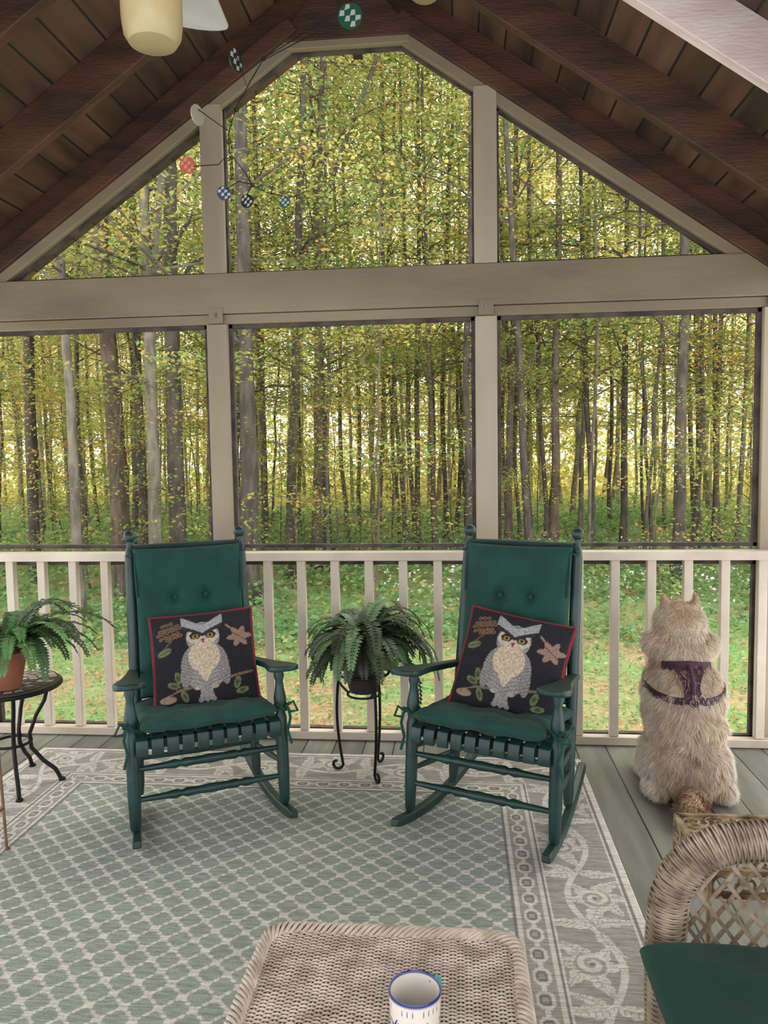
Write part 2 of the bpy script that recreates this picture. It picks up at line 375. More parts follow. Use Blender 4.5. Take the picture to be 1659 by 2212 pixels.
# ---------------------------------------------------------------- rocking chair (rocked slightly back)
def build_chair(loc,rz):
    root=empty('rocking_chair',loc,rz)
    legprof=[(0,.012),(.03,.019),(.25,.023),(.45,.023),(.62,.023),(.66,.017),(.70,.022),(.76,.024),(.82,.018),(.88,.014),(.92,.02),(.96,.016),(1,.016)]
    rz_=lambda y:.003+((y-.14)**2)/2.2
    ly=lambda z:.05*(z-.045)/.53
    for sx in(-1,1):
        b=B(); b.turned((sx*.270,0,.045),(sx*.270,.05,.572),legprof,14); b.obj('front_leg','chair',root)
        b=B(); bp=Vector((sx*.232,.31,.045)); tp=Vector((sx*.222,.481,1.022))
        b.turned(bp,tp,[(0,.015),(.05,.02),(.35,.022),(.5,.022),(.93,.021),(.965,.018),(.985,.011),(1,.014)],12); b.ball(tp+Vector((0,.004,.022)),(.025,.025,.025)); b.obj('back_post','chair',root)
        b=B(); pts=[];
        for i in range(17):
            y=-.115+.68*i/16; x=sx*(.275-.052*(i/16)); pts.append((x,y,rz_(y)+.021))
        b.sweep(pts,.03,[.026]+[.036]*15+[.026],(1,0,0)); b.obj('rocker','chair',root,bevel=.005)
        b=B(); L=[];Rr=[]
        prof=[(.40,.018,.236),(.30,.024,.243),(.20,.028,.254),(.12,.034,.264),(.05,.048,.270),(0,.056,.272),(-.03,.054,.272),(-.048,.042,.272),(-.057,.02,.272)]
        for y,hw,xc in prof: L.append((sx*xc-hw,y)); Rr.append((sx*xc+hw,y))
        out=L+Rr[::-1]
        sl=lambda x,y:.580-.15*(y+.05)
        b.prism(out,lambda x,y:sl(x,y)-.011,lambda x,y:sl(x,y)+.011); b.obj('armrest','chair',root,bevel=.006)
    st=[(0,.009),(.2,.012),(.26,.017),(.30,.011),(.33,.017),(.4,.014),(.5,.017),(.6,.014),(.67,.017),(.70,.011),(.74,.017),(.8,.012),(1,.009)]
    pl=[(0,.008),(.5,.013),(1,.008)]
    for z in(.155,.262):
        b=B(); b.turned((-.262,ly(z),z),(.262,ly(z),z),st); b.obj('stretcher','chair',root)
    for z in(.20,.28):
        yb=.31+.175*(z-.045); 
        b=B(); b.turned((-.222,yb,z-.02),(.222,yb,z-.02),pl); b.obj('stretcher','chair',root)
        for sx in(-1,1):
            b=B(); b.turned((sx*.270,ly(z)+.012,z),(sx*.234,yb-.012,z-.03),pl); b.obj('stretcher','chair',root)
    b=B()
    b.bb(-.262,.262,.016,.046,.33,.362); b.bb(-.222,.222,.345,.372,.305,.335)
    for sx in(-1,1): b.sweep([(sx*.262,.03,.345),(sx*.232,.36,.318)],.03,.03,(1,0,0))
    for i in range(10):
        x=-.238+i*.0529
        b.sweep([(x,-.008,.316),(x,-.010,.345),(x,-.002,.367),(x,.02,.376),(x,.12,.366),(x,.25,.352),(x*.9,.375,.342)],.041,.013,(1,0,0))
    b.obj('seat','chair',root,bevel=.002)
    b=B()
    yb=lambda z:.31+.175*(z-.045)
    for z,h in((.985,.05),(.43,.045)):
        pts=[(x,yb(z)+.018*(1-(x/.21)**2),z) for x in np.linspace(-.212,.212,9)]
        b.sweep(pts,.016,h,(0,1,.17))
    for i in range(6):
        x=-.16+i*.064; b.sweep([(x,yb(.43)+.012,.43),(x,yb(.75)+.02,.75),(x,yb(.97)+.012,.97)],.032,.01,(1,0,0))
    b.obj('backrest','chair',root)
    return root
C1=build_chair((-.90,2.646,.009),math.radians(27.5))
tag(C1,'green painted wooden rocking chair with green cushions, angled beside side table','chair','pair of green porch rocking chairs')
C2=copytree(C1); C2.location=(.064,2.63,.009); C2.rotation_euler=(0,0,math.radians(-23))
tag(C2,'green painted wooden rocking chair with green cushions, beside the dog','chair','pair of green porch rocking chairs')
def pillow_mesh(name,w,h,t,n,mt,ex=2.5,pw=.45,pinch=.05,tufts=(),paint=None,flop=None,wr=0,seed=0):
    rng=np.random.default_rng(seed); ph=rng.random(8)*6
    aa=np.sin(np.linspace(-1,1,n)*pi/2*.92)/math.sin(pi/2*.92); A,Bm=np.meshgrid(aa,aa)
    f=(np.clip(1-np.abs(A)**ex,0,1)*np.clip(1-np.abs(Bm)**ex,0,1))**pw
    X=A*w/2*(1-pinch*(1-Bm**2)); Y=Bm*h/2*(1-pinch*(1-A**2))
    V=[];Fs=[];Cs=[]
    for sd in(1,-1):
        Z=sd*t/2*f
        if wr: Z=Z+sd*f*wr*(np.sin(A*5+Bm*9+ph[0])*np.sin(Bm*7-A*4+ph[1])+.6*np.sin(A*13+ph[2]+3*Bm)*np.sin(Bm*11+ph[3]))
        for tx,ty,r,dp in tufts:
            rr=np.hypot(X-tx,Y-ty); an=np.arctan2(Y-ty,X-tx); Z=Z-sd*dp*np.exp(-(rr/r)**2)*f-sd*dp*.35*np.exp(-(rr/(r*3.0))**2)*f*np.abs(np.cos(2.5*an+tx*40))
        if flop: XX,YY,ZZ=flop(X,Y,Z)
        else: XX,YY,ZZ=X,Y,Z
        V.append(np.stack([XX,YY,ZZ],-1).reshape(-1,3)); I=np.arange(n*n).reshape(n,n)+(0 if sd==1 else n*n)
        q=np.stack([I[:-1,:-1],I[:-1,1:],I[1:,1:],I[1:,:-1]],-1).reshape(-1,4)
        Fs.append(q if sd==1 else q[:,::-1])
        if paint is not None and sd==1: Cs.append(paint((A+1)/2,(1-Bm)/2,rng).reshape(-1,3))
        else: Cs.append(np.ones((n*n,3))*np.array(lin(24,22,30)))
    o=np_mesh(name,np.concatenate(V),np.concatenate(Fs),np.concatenate(Cs),mt,smooth=True)
    bm=bmesh.new(); bm.from_mesh(o.data); bmesh.ops.remove_doubles(bm,verts=bm.verts,dist=1e-5); bm.to_mesh(o.data); bm.free()
    return o
def frame(o3,xax,yax):
    x=Vector(xax).normalized(); y=Vector(yax); z=x.cross(y).normalized(); y=z.cross(x)
    m=Matrix((x,y,z)).transposed().to_4x4(); m.translation=o3; return m
def chairM(c): return Matrix.Translation(c.location)@Matrix.Rotation(c.rotation_euler[2],4,'Z')
def cushions(c,seed,grp1,grp2):
    MC=chairM(c)
    s=pillow_mesh('seat_cushion',.49,.42,.066,60,'fabric',ex=7,pw=.45,pinch=.03,tufts=((-.09,.0,.03,.016),(.09,0,.03,.016)),wr=.006,seed=seed)
    s.matrix_world=MC@frame((0,.175,.402),(1,0,0),(0,1,-.10))
    tag(s,'puffy green canvas seat cushion on a rocking chair','cushion',grp1)
    for sx in(-1,1):
        b=B(); ang=np.linspace(0,2*pi,14)
        ring=[(sx*.270+.026*math.cos(t),.035+.026*math.sin(t),.415+.012*math.sin(2*t)) for t in ang]
        b.tube(ring+[(sx*.30,.012,.43),(sx*.285,.006,.42),(sx*.31,-.006,.44),(sx*.328,.0,.40),(sx*.30,.0,.40),(sx*.29,.0,.42),(sx*.298,-.006,.38),(sx*.287,-.004,.33),(sx*.30,-.008,.28)],.0055,6)
        t=b.obj('cushion_tie','fabric'); t.parent=s; t.matrix_parent_inverse=s.matrix_world.inverted()@MC
    k=pillow_mesh('back_cushion',.425,.585,.065,90,'fabric',ex=8,pw=.4,pinch=.02,tufts=((-.062,.092,.026,.030),(.062,.092,.026,.030)),wr=.005,seed=seed+5)
    zc_=.71; yb=.31+.175*(zc_-.045)
    k.matrix_world=MC@frame((0,yb-.033,zc_),(1,0,0),(0,.175,1))
    tag(k,'green canvas back cushion with two button tufts','cushion',grp2)
    for tx in(-.062,.062):
        b=B(); b.ball((tx,.092,.008),(.011,.011,.007)); o=b.obj('tuft_button','fabric',k)
    for sx in(-1,1):
        b=B()
        b.tube([(sx*.2,.27,-.01),(sx*.215,.285,-.02),(sx*.235,.27,-.03),(sx*.24,.265,0),(sx*.225,.262,.012),(sx*.208,.275,.008),(sx*.21,.2,.018),(sx*.207,.1,.02)],.004,5)
        b.obj('cushion_tie','fabric',k)
    return MC
MC1=cushions(C1,1,'green seat cushions','green back cushions'); MC2=cushions(C2,2,'green seat cushions','green back cushions')
def owl(u,v,rng):
    C=np.ones(u.shape+(3,))*np.array(lin(26,24,32))
    def col(mask,*c): C[mask]=np.array(lin(*c))
    def ell(cx_,cy_,rx,ry,ro=0):
        dx=u-cx_;dy=v-cy_; c=math.cos(ro);s=math.sin(ro)
        return ((dx*c+dy*s)/rx)**2+((-dx*s+dy*c)/ry)**2
    def seg(x0,y0,x1,y1,w0):
        dx=x1-x0;dy=y1-y0;t=np.clip(((u-x0)*dx+(v-y0)*dy)/(dx*dx+dy*dy),0,1)
        return np.hypot(u-x0-t*dx,v-y0-t*dy)<w0
    for i in range(6):
        for j in range(5):
            x=.075+i*.042+.02*(j%2);y=.13+j*.042-.012*i
            if (x-.18)**2/.014+(y-.19)**2/.011<1.1: col(ell(x,y,.022,.019,-.5)<1,122,94,72); col(ell(x,y,.009,.007,-.5)<1,66,48,42)
    col(seg(.1,.38,.2,.28,.007),104,84,66)
    e=ell(.12,.40,.075,.035,-.35); col(e<1,112,120,84); col((e<1)&(np.abs(v-.40+(u-.12)*.36)<.006),66,74,52)
    ang=np.arctan2(v-.31,u-.86); r=np.hypot((u-.86),(v-.31)*1.1)
    col(r<.100+.026*np.cos(6*ang+.6),150,124,106); col((r<.08)&(np.abs((v-.31)-(u-.86)*.7)<.006),84,66,58); col(seg(.73,.17,.84,.27,.009),150,124,106)
    col(seg(.22,.81,.55,.77,.013),124,104,80); col(seg(.55,.77,.96,.68,.013),124,104,80); col(seg(.08,.86,.24,.81,.008),124,104,80)
    col(ell(.13,.88,.08,.036,.05)<1,160,138,116)
    col(seg(.30,.79,.24,.66,.007),100,108,74)
    for x,y,ro in((.235,.68,1.3),(.19,.75,.4),(.29,.87,1.2),(.80,.79,1.9),(.84,.87,-.25)):
        e=ell(x,y,.064,.031,ro); col(e<1,104,116,80); col(e<.25,68,78,52)
    body=(ell(.50,.58,.23,.255)<1)|(ell(.50,.28,.165,.17)<1)
    col(body,156,153,148)
    stripe=(np.mod(v*24+np.abs(u-.5)*10,1)<.35)&body; col(stripe,130,128,125)
    for sg in(-1,1):
        wg=ell(.5+sg*.175,.60,.058,.20,-sg*.14)<1; col(wg,146,143,139); col(wg&(np.mod(v*30+np.abs(u-.5)*14,1)<.3),118,116,114)
    col((ell(.5,.49,.155,.165)<1)|((np.abs(u-.5)<.155*(1-(v-.50)/.26))&(v>.50)&(v<.76)),206,190,162)
    col((np.abs(u-.5)<.055+.10*(v-.78))&(v>.80)&(v<.93),152,149,146)
    for x in(.44,.5,.56): col(ell(x,.925,.026,.026)<1,158,155,152)
    for x in(.42,.58): col(ell(x,.805,.036,.022)<1,176,168,150)
    col(ell(.435,.27,.092,.082)<1,200,188,168); col(ell(.565,.27,.092,.082)<1,200,188,168)
    for sg in(-1,1):
        uu=(u-.5)*sg
        brow=(uu>-.005)&(uu<.20)&(v<.225-.60*uu+.5*uu*uu+.012)&(v>.16-.68*uu+.3*uu*uu-.005)
        low=(uu>-.005)&(uu<.185)&(v<.262-.60*uu+.8*uu*uu+.012)&(v>.215-.6*uu+.5*uu*uu+.005); 
        col(ell(.5+sg*.074,.262,.054,.040)<1,34,30,38); col((ell(.5+sg*.072,.268,.032,.026)<1),164,132,70); col(ell(.5+sg*.072,.266,.015,.015)<1,20,18,24)
        col(low,46,40,46)
        col(brow,170,170,171)
    col((np.abs(u-.5)<.020*(1-(v-.30)/.06))&(v>.30)&(v<.36),160,44,48)
    C*=(1+.30*(rng.random(u.shape)-.5))[...,None]
    ed=np.minimum(np.minimum(u,1-u),np.minimum(v,1-v)); C[ed<.012]=np.array(lin(130,36,50))
    return C
def owl_pillow(MC,loc,roll,tilt,yaw,label):
    w=.395
    o=pillow_mesh('owl_throw_pillow',w,w*.95,.135,170,'hook',ex=2.2,pw=.55,pinch=.035,paint=owl,seed=3)
    R=Matrix.Rotation(yaw,4,'Z')@Matrix.Rotation(pi/2-tilt,4,'X')@Matrix.Rotation(roll,4,'Z')
    o.matrix_world=MC@Matrix.Translation(loc)@R
    b=B(); pts=[]
    for i in range(96):
        s=i/24; k=int(s); t=(s-k)*2-1
        p=[(t,-1),(1,t),(-t,1),(-1,-t)][k]
        pts.append((p[0]*w/2*(1-.035*(1-p[1]**2)),p[1]*w*.95/2*(1-.035*(1-p[0]**2)),0))
    b.tube(pts,.0045,6,closed=True); b.obj('piping','maroon',o)
    tag(o,label,'pillow','hooked owl throw pillows')
owl_pillow(MC1,(.022,.226,.574),math.radians(3),math.radians(24),math.radians(-9),'black hooked throw pillow with grey owl, upright on rocking chair')
owl_pillow(MC2,(.045,.225,.576),math.radians(-9),math.radians(25),math.radians(8),'black hooked throw pillow with grey owl, tilted on rocking chair')
# ---------------------------------------------------------------- ferns
def fern(parent,c,nf,L,seed,droop=1.5,mt='fern',lw=.05,base=(40,62,34),up=1.15,bias=None,e_lo=.45,bw=.3):
    rnd=random.Random(seed); b=B()
    for i in range(nf):
        az=2*pi*i/nf*1.0*2.4+rnd.uniform(-.3,.3); Lf=L*rnd.uniform(.6,1.12)
        if bias is not None: Lf*=1+bw*math.cos(az-bias)
        e0=rnd.uniform(e_lo,up+.25); dr=droop*rnd.uniform(.7,1.25)
        k=rnd.uniform(.5,1.5); y_=rnd.random()
        b.col=lin(*[min(255,x*k+ (14*y_ if j==0 else 0)) for j,x in enumerate(base)])
        h=Vector((math.cos(az),math.sin(az),0)); sd=Vector((-math.sin(az),math.cos(az),0)); p=Vector(c)+h*.02; N=24; pts=[p.copy()]
        tw=rnd.uniform(-.5,.5)
        for j in range(N):
            t=j/N; e=e0-(e0+dr)*t**1.1; d=h*math.cos(e)+Vector((0,0,math.sin(e)))+sd*tw*.25*t; p=p+d*(Lf/N); pts.append(p.copy())
            if j<2: continue
            l=lw*min(1,(t+.08)*4)*(1-t)**.55+.006; nn=d.cross(sd).normalized()
            for s_ in(-1,1):
                s2=(sd*s_+nn*.25*rnd.uniform(.2,1.4)-Vector((0,0,.25))).normalized()
                tip=p+s2*l+d*l*.35; wd=d*(.0105+.005*(1-t)); mid=p+s2*l*.45+d*l*.12
                b.add([p,mid+wd*.9,tip,mid-wd*.9],[(0,1,2,3)])
        b.tube(pts[::3]+[pts[-1]],[.0022]*(len(pts[::3]))+[.0008],4)
    return b.obj('fern_fronds',mt,parent)
st=empty('plant_stand',(-.405,3.19,0)); tag(st,'black wrought iron plant stand with curled feet','plant stand')
feet=[(-.165,.03),(.095,-.165),(.075,.15)]
for fx,fy in feet:
    d=Vector((fx,fy,0)); d.normalize(); b=B()
    pts=[]
    for t in np.linspace(0,1,14):
        r=.108+.020*math.sin(pi*t)-.008*t; pts.append(d*r+Vector((0,0,.46-.43*t)))
    for t in np.linspace(0,1.55*pi,14)[1:]:
        rr=.026*(1-t/9); pts.append(d*(.100+.028-rr*math.cos(t))+Vector((0,0,.033-rr*math.sin(t))))
    b.tube(pts,.0062,8); b.obj('leg','iron',st)
b=B(); r=.108; b.tube([(r*math.cos(t),r*math.sin(t),.445) for t in np.linspace(0,2*pi,32,endpoint=False)],.006,8,closed=True); b.obj('ring','iron',st)
b=B(); r=.07; b.tube([(r*math.cos(t),r*math.sin(t),.352) for t in np.linspace(0,2*pi,28,endpoint=False)],.005,8,closed=True)
for fx,fy in feet:
    d=Vector((fx,fy,0)).normalized(); b.tube([d*.07+Vector((0,0,.352)),d*.10+Vector((0,0,.38)),d*.118+Vector((0,0,.41))],.005,6)
b.obj('pot_cradle','iron',st)
pf=empty('potted_fern',(-.405,3.19,.43)); tag(pf,'lush green fern in a dark pot on iron stand','potted plant','potted ferns')
b=B(); b.turned((0,0,-.07),(0,0,.10),[(0,.045),(.03,.06),(.5,.082),(.88,.094),(.9,.102),(1,.102)],24); b.obj('pot','dark',pf)
fern(pf,(0,0,.125),125,.33,11,droop=1.45,lw=.048,base=(82,108,76),bias=.2,up=1.45,bw=.12,e_lo=.3)
sc=Vector((-1.87,2.98,0)); tb=empty('side_table',sc); tag(tb,'round mosaic stone side table with black iron legs','table')
b=B(); b.col=lin(60,56,52); b.turned((0,0,.425),(0,0,.447),[(0,.19),(.2,.2),(.8,.2),(1,.195)],40)
rnd=random.Random(4)
for ring in range(5):
    r0=.185-ring*.037; r1=r0-.032; n=max(5,int(2*pi*r0/.042))
    for i in range(n):
        a0=2*pi*(i+.08)/n;a1=2*pi*(i+.92)/n
        b.col=lin(*(rnd.choice([(196,186,168),(170,158,140),(84,78,72),(208,200,188)])))
        V=[(r*math.cos(t),r*math.sin(t),.4485) for r,t in((r0,a0),(r0,a1),(max(r1,.003),a1),(max(r1,.003),a0))]; b.add(V,[(0,1,2,3)])
b.obj('table_top','stone',tb)
b=B(); b.tube([(.2*math.cos(t),.2*math.sin(t),.43) for t in np.linspace(0,2*pi,40,endpoint=False)],.009,8,closed=True); b.obj('rim','iron',tb)
for ang in(-.93,.29,1.72,-2.5):
    d=Vector((math.cos(ang),math.sin(ang),0)); b=B()
    pr=[(.15,.42),(.135,.36),(.10,.30),(.07,.22),(.075,.16),(.12,.10),(.165,.06),(.18,.03),(.185,.012),(.2,.01)]
    b.tube([d*r+Vector((0,0,z)) for r,z in pr],.0085,8); b.ball(d*.19+Vector((0,0,.012)),(.015,.015,.011)); b.obj('leg','iron',tb)
b=B(); b.tube([(.075*math.cos(t),.075*math.sin(t),.19) for t in np.linspace(0,2*pi,28,endpoint=False)],.006,8,closed=True); b.obj('ring','iron',tb)
p2=empty('potted_fern',(-1.825,2.89,.4495)); tag(p2,'green fern in a terracotta pot on mosaic table','potted plant','potted ferns')
b=B(); b.turned((0,0,0),(0,0,.155),[(0,.05),(.02,.056),(.74,.078),(.76,.089),(.98,.091),(1,.086)],28); b.obj('pot','terra',p2)
fern(p2,(0.02,0.03,.16),58,.28,21,droop=1.2,lw=.044,base=(88,130,78),bias=.45,up=1.4,bw=.5,e_lo=.6)
cs=empty('metal_stand',(-1.755,2.32,0)); tag(cs,'tall thin copper metal stand with open frame','stand')
for x,y in((.175,.14),(-.175,.14),(.175,-.14),(-.175,-.14)):
    b=B(); b.tube([(x,y,.005),(x*.985,y*.985,.02),(x*.95,y*.95,.3),(x*.93,y*.93,.515)],[.009,.005,.005,.005],8); b.obj('leg','copper',cs)
for z,k in((.51,.93),(.16,.97)):
    b=B(); c4=[(.175*k,.14*k),(-.175*k,.14*k),(-.175*k,-.14*k),(.175*k,-.14*k)]
    for i in range(4): b.tube([(*c4[i],z),(*c4[(i+1)%4],z)],.005,6)
    for i in range(5):
        x=-.13+i*.065; b.tube([(x*k,.14*k,z),(x*k,-.14*k,z)],.003,6)
    b.obj('shelf_frame','copper',cs)
# ---------------------------------------------------------------- wicker ottoman table
def rrect(hx,hy,r,n=8):
    P=[]
    for cxx,cyy,a0 in((hx-r,hy-r,0),(-hx+r,hy-r,pi/2),(-hx+r,-hy+r,pi),(hx-r,-hy+r,1.5*pi)):
        for i in range(n+1): t=a0+pi/2*i/n; P.append(Vector((cxx+r*math.cos(t),cyy+r*math.sin(t),0)))
    return P
def resample(P,step,closed=True):
    Q=P+[P[0]] if closed else P
    d=[0]; 
    for i in range(1,len(Q)): d.append(d[-1]+(Q[i]-Q[i-1]).length)
    n=int(d[-1]/step); n+=n%2; out=[]
    xs=np.linspace(0,d[-1],n,endpoint=not closed)
    A=np.array([list(q) for q in Q]); D=np.array(d)
    return [Vector((np.interp(x,D,A[:,0]),np.interp(x,D,A[:,1]),np.interp(x,D,A[:,2]))) for x in xs]
ot=empty('wicker_table',(-.133,1.17,0)); tag(ot,'whitewashed woven wicker coffee table with braided rim','table')
hx,hy=.24,.245; rnd=random.Random(3)
b=B(); NR=104
for j in range(NR):
    y=-hy+.012+j*(2*hy-.024)/(NR-1); ex_=hx-.012 
    inset=.02-math.sqrt(max(0,.02**2-max(0,abs(y)-(hy-.03))**2)) if abs(y)>hy-.03 else 0
    pts=[]; n=132
    wob=rnd.uniform(-.0005,.0005)
    for i in range(n+1):
        x=-ex_+inset+(2*(ex_-inset))*i/n; ph=pi*(i/4+j)
        pts.append((x,y+wob+.0008*math.sin(x*40+j*.5),.447+.0026*math.cos(ph)))
    b.tube(pts,.0023,4)
b.obj('woven_top','wick',ot)
b=B()
for i in range(34):
    x=-hx+.012+i*(2*hx-.024)/33; b.tube([(x,-hy+.015,.4462),(x,hy-.015,.4462)],.0026,5)
b.mi=1; b.prism([(p.x,p.y) for p in rrect(hx-.012,hy-.012,.03)],.06,.440); b.obj('frame_core',['wick','wcore'],ot)
b=B(); base=resample(rrect(hx,hy,.04),.0125)
for r in range(46):
    z=.03+r*.009
    pts=[Vector((p.x,p.y,z))+Vector((p.x,p.y,0)).normalized()*.004*(1 if (i//2+r)%2 else -1) for i,p in enumerate(base)]
    b.tube(pts,.0045,4,closed=True)
b.obj('woven_side','wick',ot)
b=B(); rp=resample(rrect(hx-.002,hy-.002,.045),.005)
for s_ in range(6):
    pts=[]
    for i,p in enumerate(rp):
        o_=Vector((p.x,p.y,0)).normalized(); t=i*2*pi/len(rp)*round(len(rp)*.005/.075)+s_*pi/3
        pts.append(p+o_*.012*math.cos(t)+Vector((0,0,.449+.009*math.sin(t))))
    b.tube(pts,.0038,6,closed=True)
b.obj('braided_rim','wick',ot)
for x,y in((1,1),(1,-1),(-1,1),(-1,-1)):
    b=B(); b.turned((x*.2,y*.2,.008),(x*.2,y*.2,.07),[(0,.018),(1,.022)],12); b.obj('leg','wick2',ot)
mg=empty('coffee_mug',(-.072,1.125,.4535)); tag(mg,'white ceramic mug with blue rim and teal handle','mug')
def lathe_c(prof,n=48):
    b=B()
    for r,z,c in prof:
        for k in range(n):
            t=2*pi*k/n; b.v.append((r*math.cos(t),r*math.sin(t),z)); b.c.append(c(t) if callable(c) else c)
    for i in range(len(prof)-1):
        for k in range(n):
            k2=(k+1)%n; b.f.append((i*n+k,i*n+k2,(i+1)*n+k2,(i+1)*n+k)); b.m.append(0)
    return b
Wh=lin(220,212,200); Bl=lin(44,60,120); Te=lin(70,150,140)
prof=[(.0,.0,Wh),(.030,.0,Wh),(.034,.003,Wh)]
def deco(z):
    def f(t):
        q=(t*5/(2*pi))%1; dz=(z-.048)/.045; dx=(q-.5)*1.05
        r=math.hypot(dx,dz); an=math.atan2(dz,dx)
        if r<.24+.15*math.cos(5*an+.5) and r>.06 and math.sin(an*10)>-.75: return Bl
        if abs(dz+.5*dx+.4)<.05 and dx>0: return Bl
        return Wh
    return f
for z in np.linspace(.006,.074,34): prof.append((.036+.004*(z/.08),z,deco(z)))
for z in np.linspace(.0765,.082,5): prof.append((.0402,z,(lambda t: Bl if ((t*30/(2*pi))%1<.16 and math.sin(t*7)>-.6) else Wh)))
prof+=[(.0405,.0872,Wh),(.0408,.0885,Wh),(.0412,.093,Bl),(.0400,.0965,Bl),(.0385,.095,Bl),(.0378,.0935,Bl),(.0374,.092,Wh),(.036,.02,Wh),(.03,.012,Wh),(.012,.0115,Wh),(0,.0115,Wh)]
lathe_c(prof,180).obj('mug_body','mug',mg,sharp=1.2)
b=B(); b.col=Te
b.tube([(.038,.008,.080),(.048,.012,.083),(.057,.015,.074),(.059,.016,.056),(.052,.014,.038),(.038,.010,.028)],[.0055,.006,.006,.0055,.0055,.0055],10,flat=1.3); b.obj('handle','mug',mg)
mg.rotation_euler=(0,0,.7)
# ---------------------------------------------------------------- wicker armchair (faces -X)
wc=empty('wicker_armchair',(.665,1.17,0)); tag(wc,'natural woven wicker armchair with rounded arms and lattice panels','chair')
def coil(b,path,R,step=.0053,r=.0027,n=16):
    P=resample([Vector(p) for p in path],step/n,closed=False)
    out=[];nr=None
    for i,p in enumerate(P):
        t=(P[min(i+1,len(P)-1)]-P[max(i-1,0)]).normalized()
        if nr is None: nr=t.orthogonal().normalized()
        nr=(nr-t*nr.dot(t)).normalized(); bn=t.cross(nr); a_=2*pi*i/n; turn=i//n
        rr=R+.0018*math.cos(pi*((i%n)/2+turn))
        out.append(p+(nr*math.cos(a_)+bn*math.sin(a_))*rr)
    b.tube(out,r,4)
def smooth_path(pts,n=60):
    P=[np.array(p,float) for p in pts]; out=[]
    P=[2*P[0]-P[1]]+P+[2*P[-1]-P[-2]]
    for i in range(1,len(P)-2):
        for t in np.linspace(0,1,max(3,n//len(pts)),endpoint=False):
            a0,a1,a2,a3=P[i-1],P[i],P[i+1],P[i+2]
            out.append(Vector(.5*((2*a1)+(-a0+a2)*t+(2*a0-5*a1+4*a2-a3)*t*t+(-a0+3*a1-3*a2+a3)*t**3)))
    out.append(Vector(P[-2])); return out
for sy in(1,-1):
    y=.335*sy
    path=smooth_path([(-.255,y,.05),(-.260,y,.25),(-.260,y,.42),(-.243,y,.52),(-.18,y,.588),(-.08,y,.610),(.08,y,.616),(.20,y,.63),(.27,y,.68)])
    b=B(); coil(b,path,.037); b.mi=1; b.tube(path,.0355,10); b.obj('arm_rim',['wick2','wcore'],wc)
    b=B()
    x0,x1,z0,z1=-.23,.25,.36,.58
    for k in range(-12,24):
        for sg in(1,-1):
            pts=[]
            for t in np.linspace(0,1,24):
                z=z0+(z1-z0)*t; x=x0+k*.036+sg*(z-z0)*.75 + (0 if sg>0 else .17)
                if x0<=x<=x1 and not (x<x0+.08 and z>z1-.06-(x-x0)*.3+.0): pts.append((x,y+.004*sg,z))
            if len(pts)>1: b.sweep([pts[0],pts[-1]],.004,.0075,(0,1,0))
    b.obj('lattice_panel','wick2',wc)
path=smooth_path([(.25,-.33,.62),(.27,-.30,.76),(.285,-.2,.88),(.29,0,.93),(.285,.2,.88),(.27,.30,.76),(.25,.33,.62)])
b=B(); coil(b,path,.038); b.mi=1; b.tube(path,.036,10); b.obj('back_rim',['wick2','wcore'],wc)
b=B()
for k in range(-20,21):
    for sg in(1,-1):
        pts=[]
        for t in np.linspace(0,1,30):
            z=.40+.5*t; yy=k*.04+sg*(z-.65)*.7
            if abs(yy)<.29 and z<.90-.6*max(0,abs(yy)-.12): pts.append((.27+.003*sg,yy,z))
        if len(pts)>1: b.sweep([pts[0],pts[-1]],.004,.009,(1,0,0))
b.obj('backrest','wick2',wc)
b=B(); bs_=[Vector((p.x+.0,p.y,0)) for p in resample(rrect(.26,.29,.04),.014)]
for r in range(30):
    z=.05+r*.011
    b.tube([Vector((p.x,p.y,z))+Vector((p.x,p.y,0)).normalized()*.004*(1 if (i//2+r)%2 else -1) for i,p in enumerate(bs_)],.005,4,closed=True)
b.mi=1; b.prism([(p.x,p.y) for p in rrect(.253,.283,.04)],.05,.375); b.obj('seat_base',['wick2','wcore'],wc)
for x,y in((1,1),(1,-1),(-1,1),(-1,-1)):
    b=B(); b.turned((x*.22,y*.25,.008),(x*.22,y*.25,.07),[(0,.016),(1,.02)],12); b.obj('leg','wick2',wc)
k=pillow_mesh('seat_cushion',.56,.55,.08,50,'fabric',ex=9,pw=.35,pinch=.01,wr=.004,seed=9,tufts=((0,0,.03,.02),))
k.matrix_world=Matrix.Translation((.618,1.165,.417)); tag(k,'square green canvas cushion on the wicker armchair','cushion')
# ---------------------------------------------------------------- bronze filigree table
bt=empty('metal_accent_table',(.735,1.735,0)); tag(bt,'bronze metal accent table with scrolling leaf filigree top','table')
tz=.485; hx,hy=.215,.125
b=B()
for z in(tz,tz-.05):
    c4=[(hx,hy),(-hx,hy),(-hx,-hy),(hx,-hy)]
    for i in range(4): b.sweep([(*c4[i],z),(*c4[(i+1)%4],z)],.012,.010,(0,0,1))
b.obj('frame','bronze',bt)
def scroll(b,c,ux,uy,sg,r=.028):
    pts=[]
    for t in np.linspace(0,2.6*pi,26):
        rr=r*(1-t/(3.4*pi)); pts.append(Vector(c)+ux*(rr*math.cos(t))+uy*(rr*math.sin(t)*sg))
    b.tube(pts,.0034,5)
b=B(); X_=Vector((1,0,0));Y_=Vector((0,1,0));Z_=Vector((0,0,1))
for i in range(7):
    for j in range(4):
        cc=(-hx+.031+i*.061,-hy+.031+j*.0627,tz); scroll(b,cc,X_*(1 if (i+j)%2 else -1),Y_,1 if i%2 else -1,.034)
        e=Vector(cc); 
        for a_ in(.7,2.3,3.9,5.5):
            d=X_*math.cos(a_)+Y_*math.sin(a_); q=Z_.cross(d)
            b.sweep([e+d*.010,e+d*.024,e+d*.038],[.004,.017,.003],.003,q)
b.obj('filigree_top','bronze',bt)
b=B()
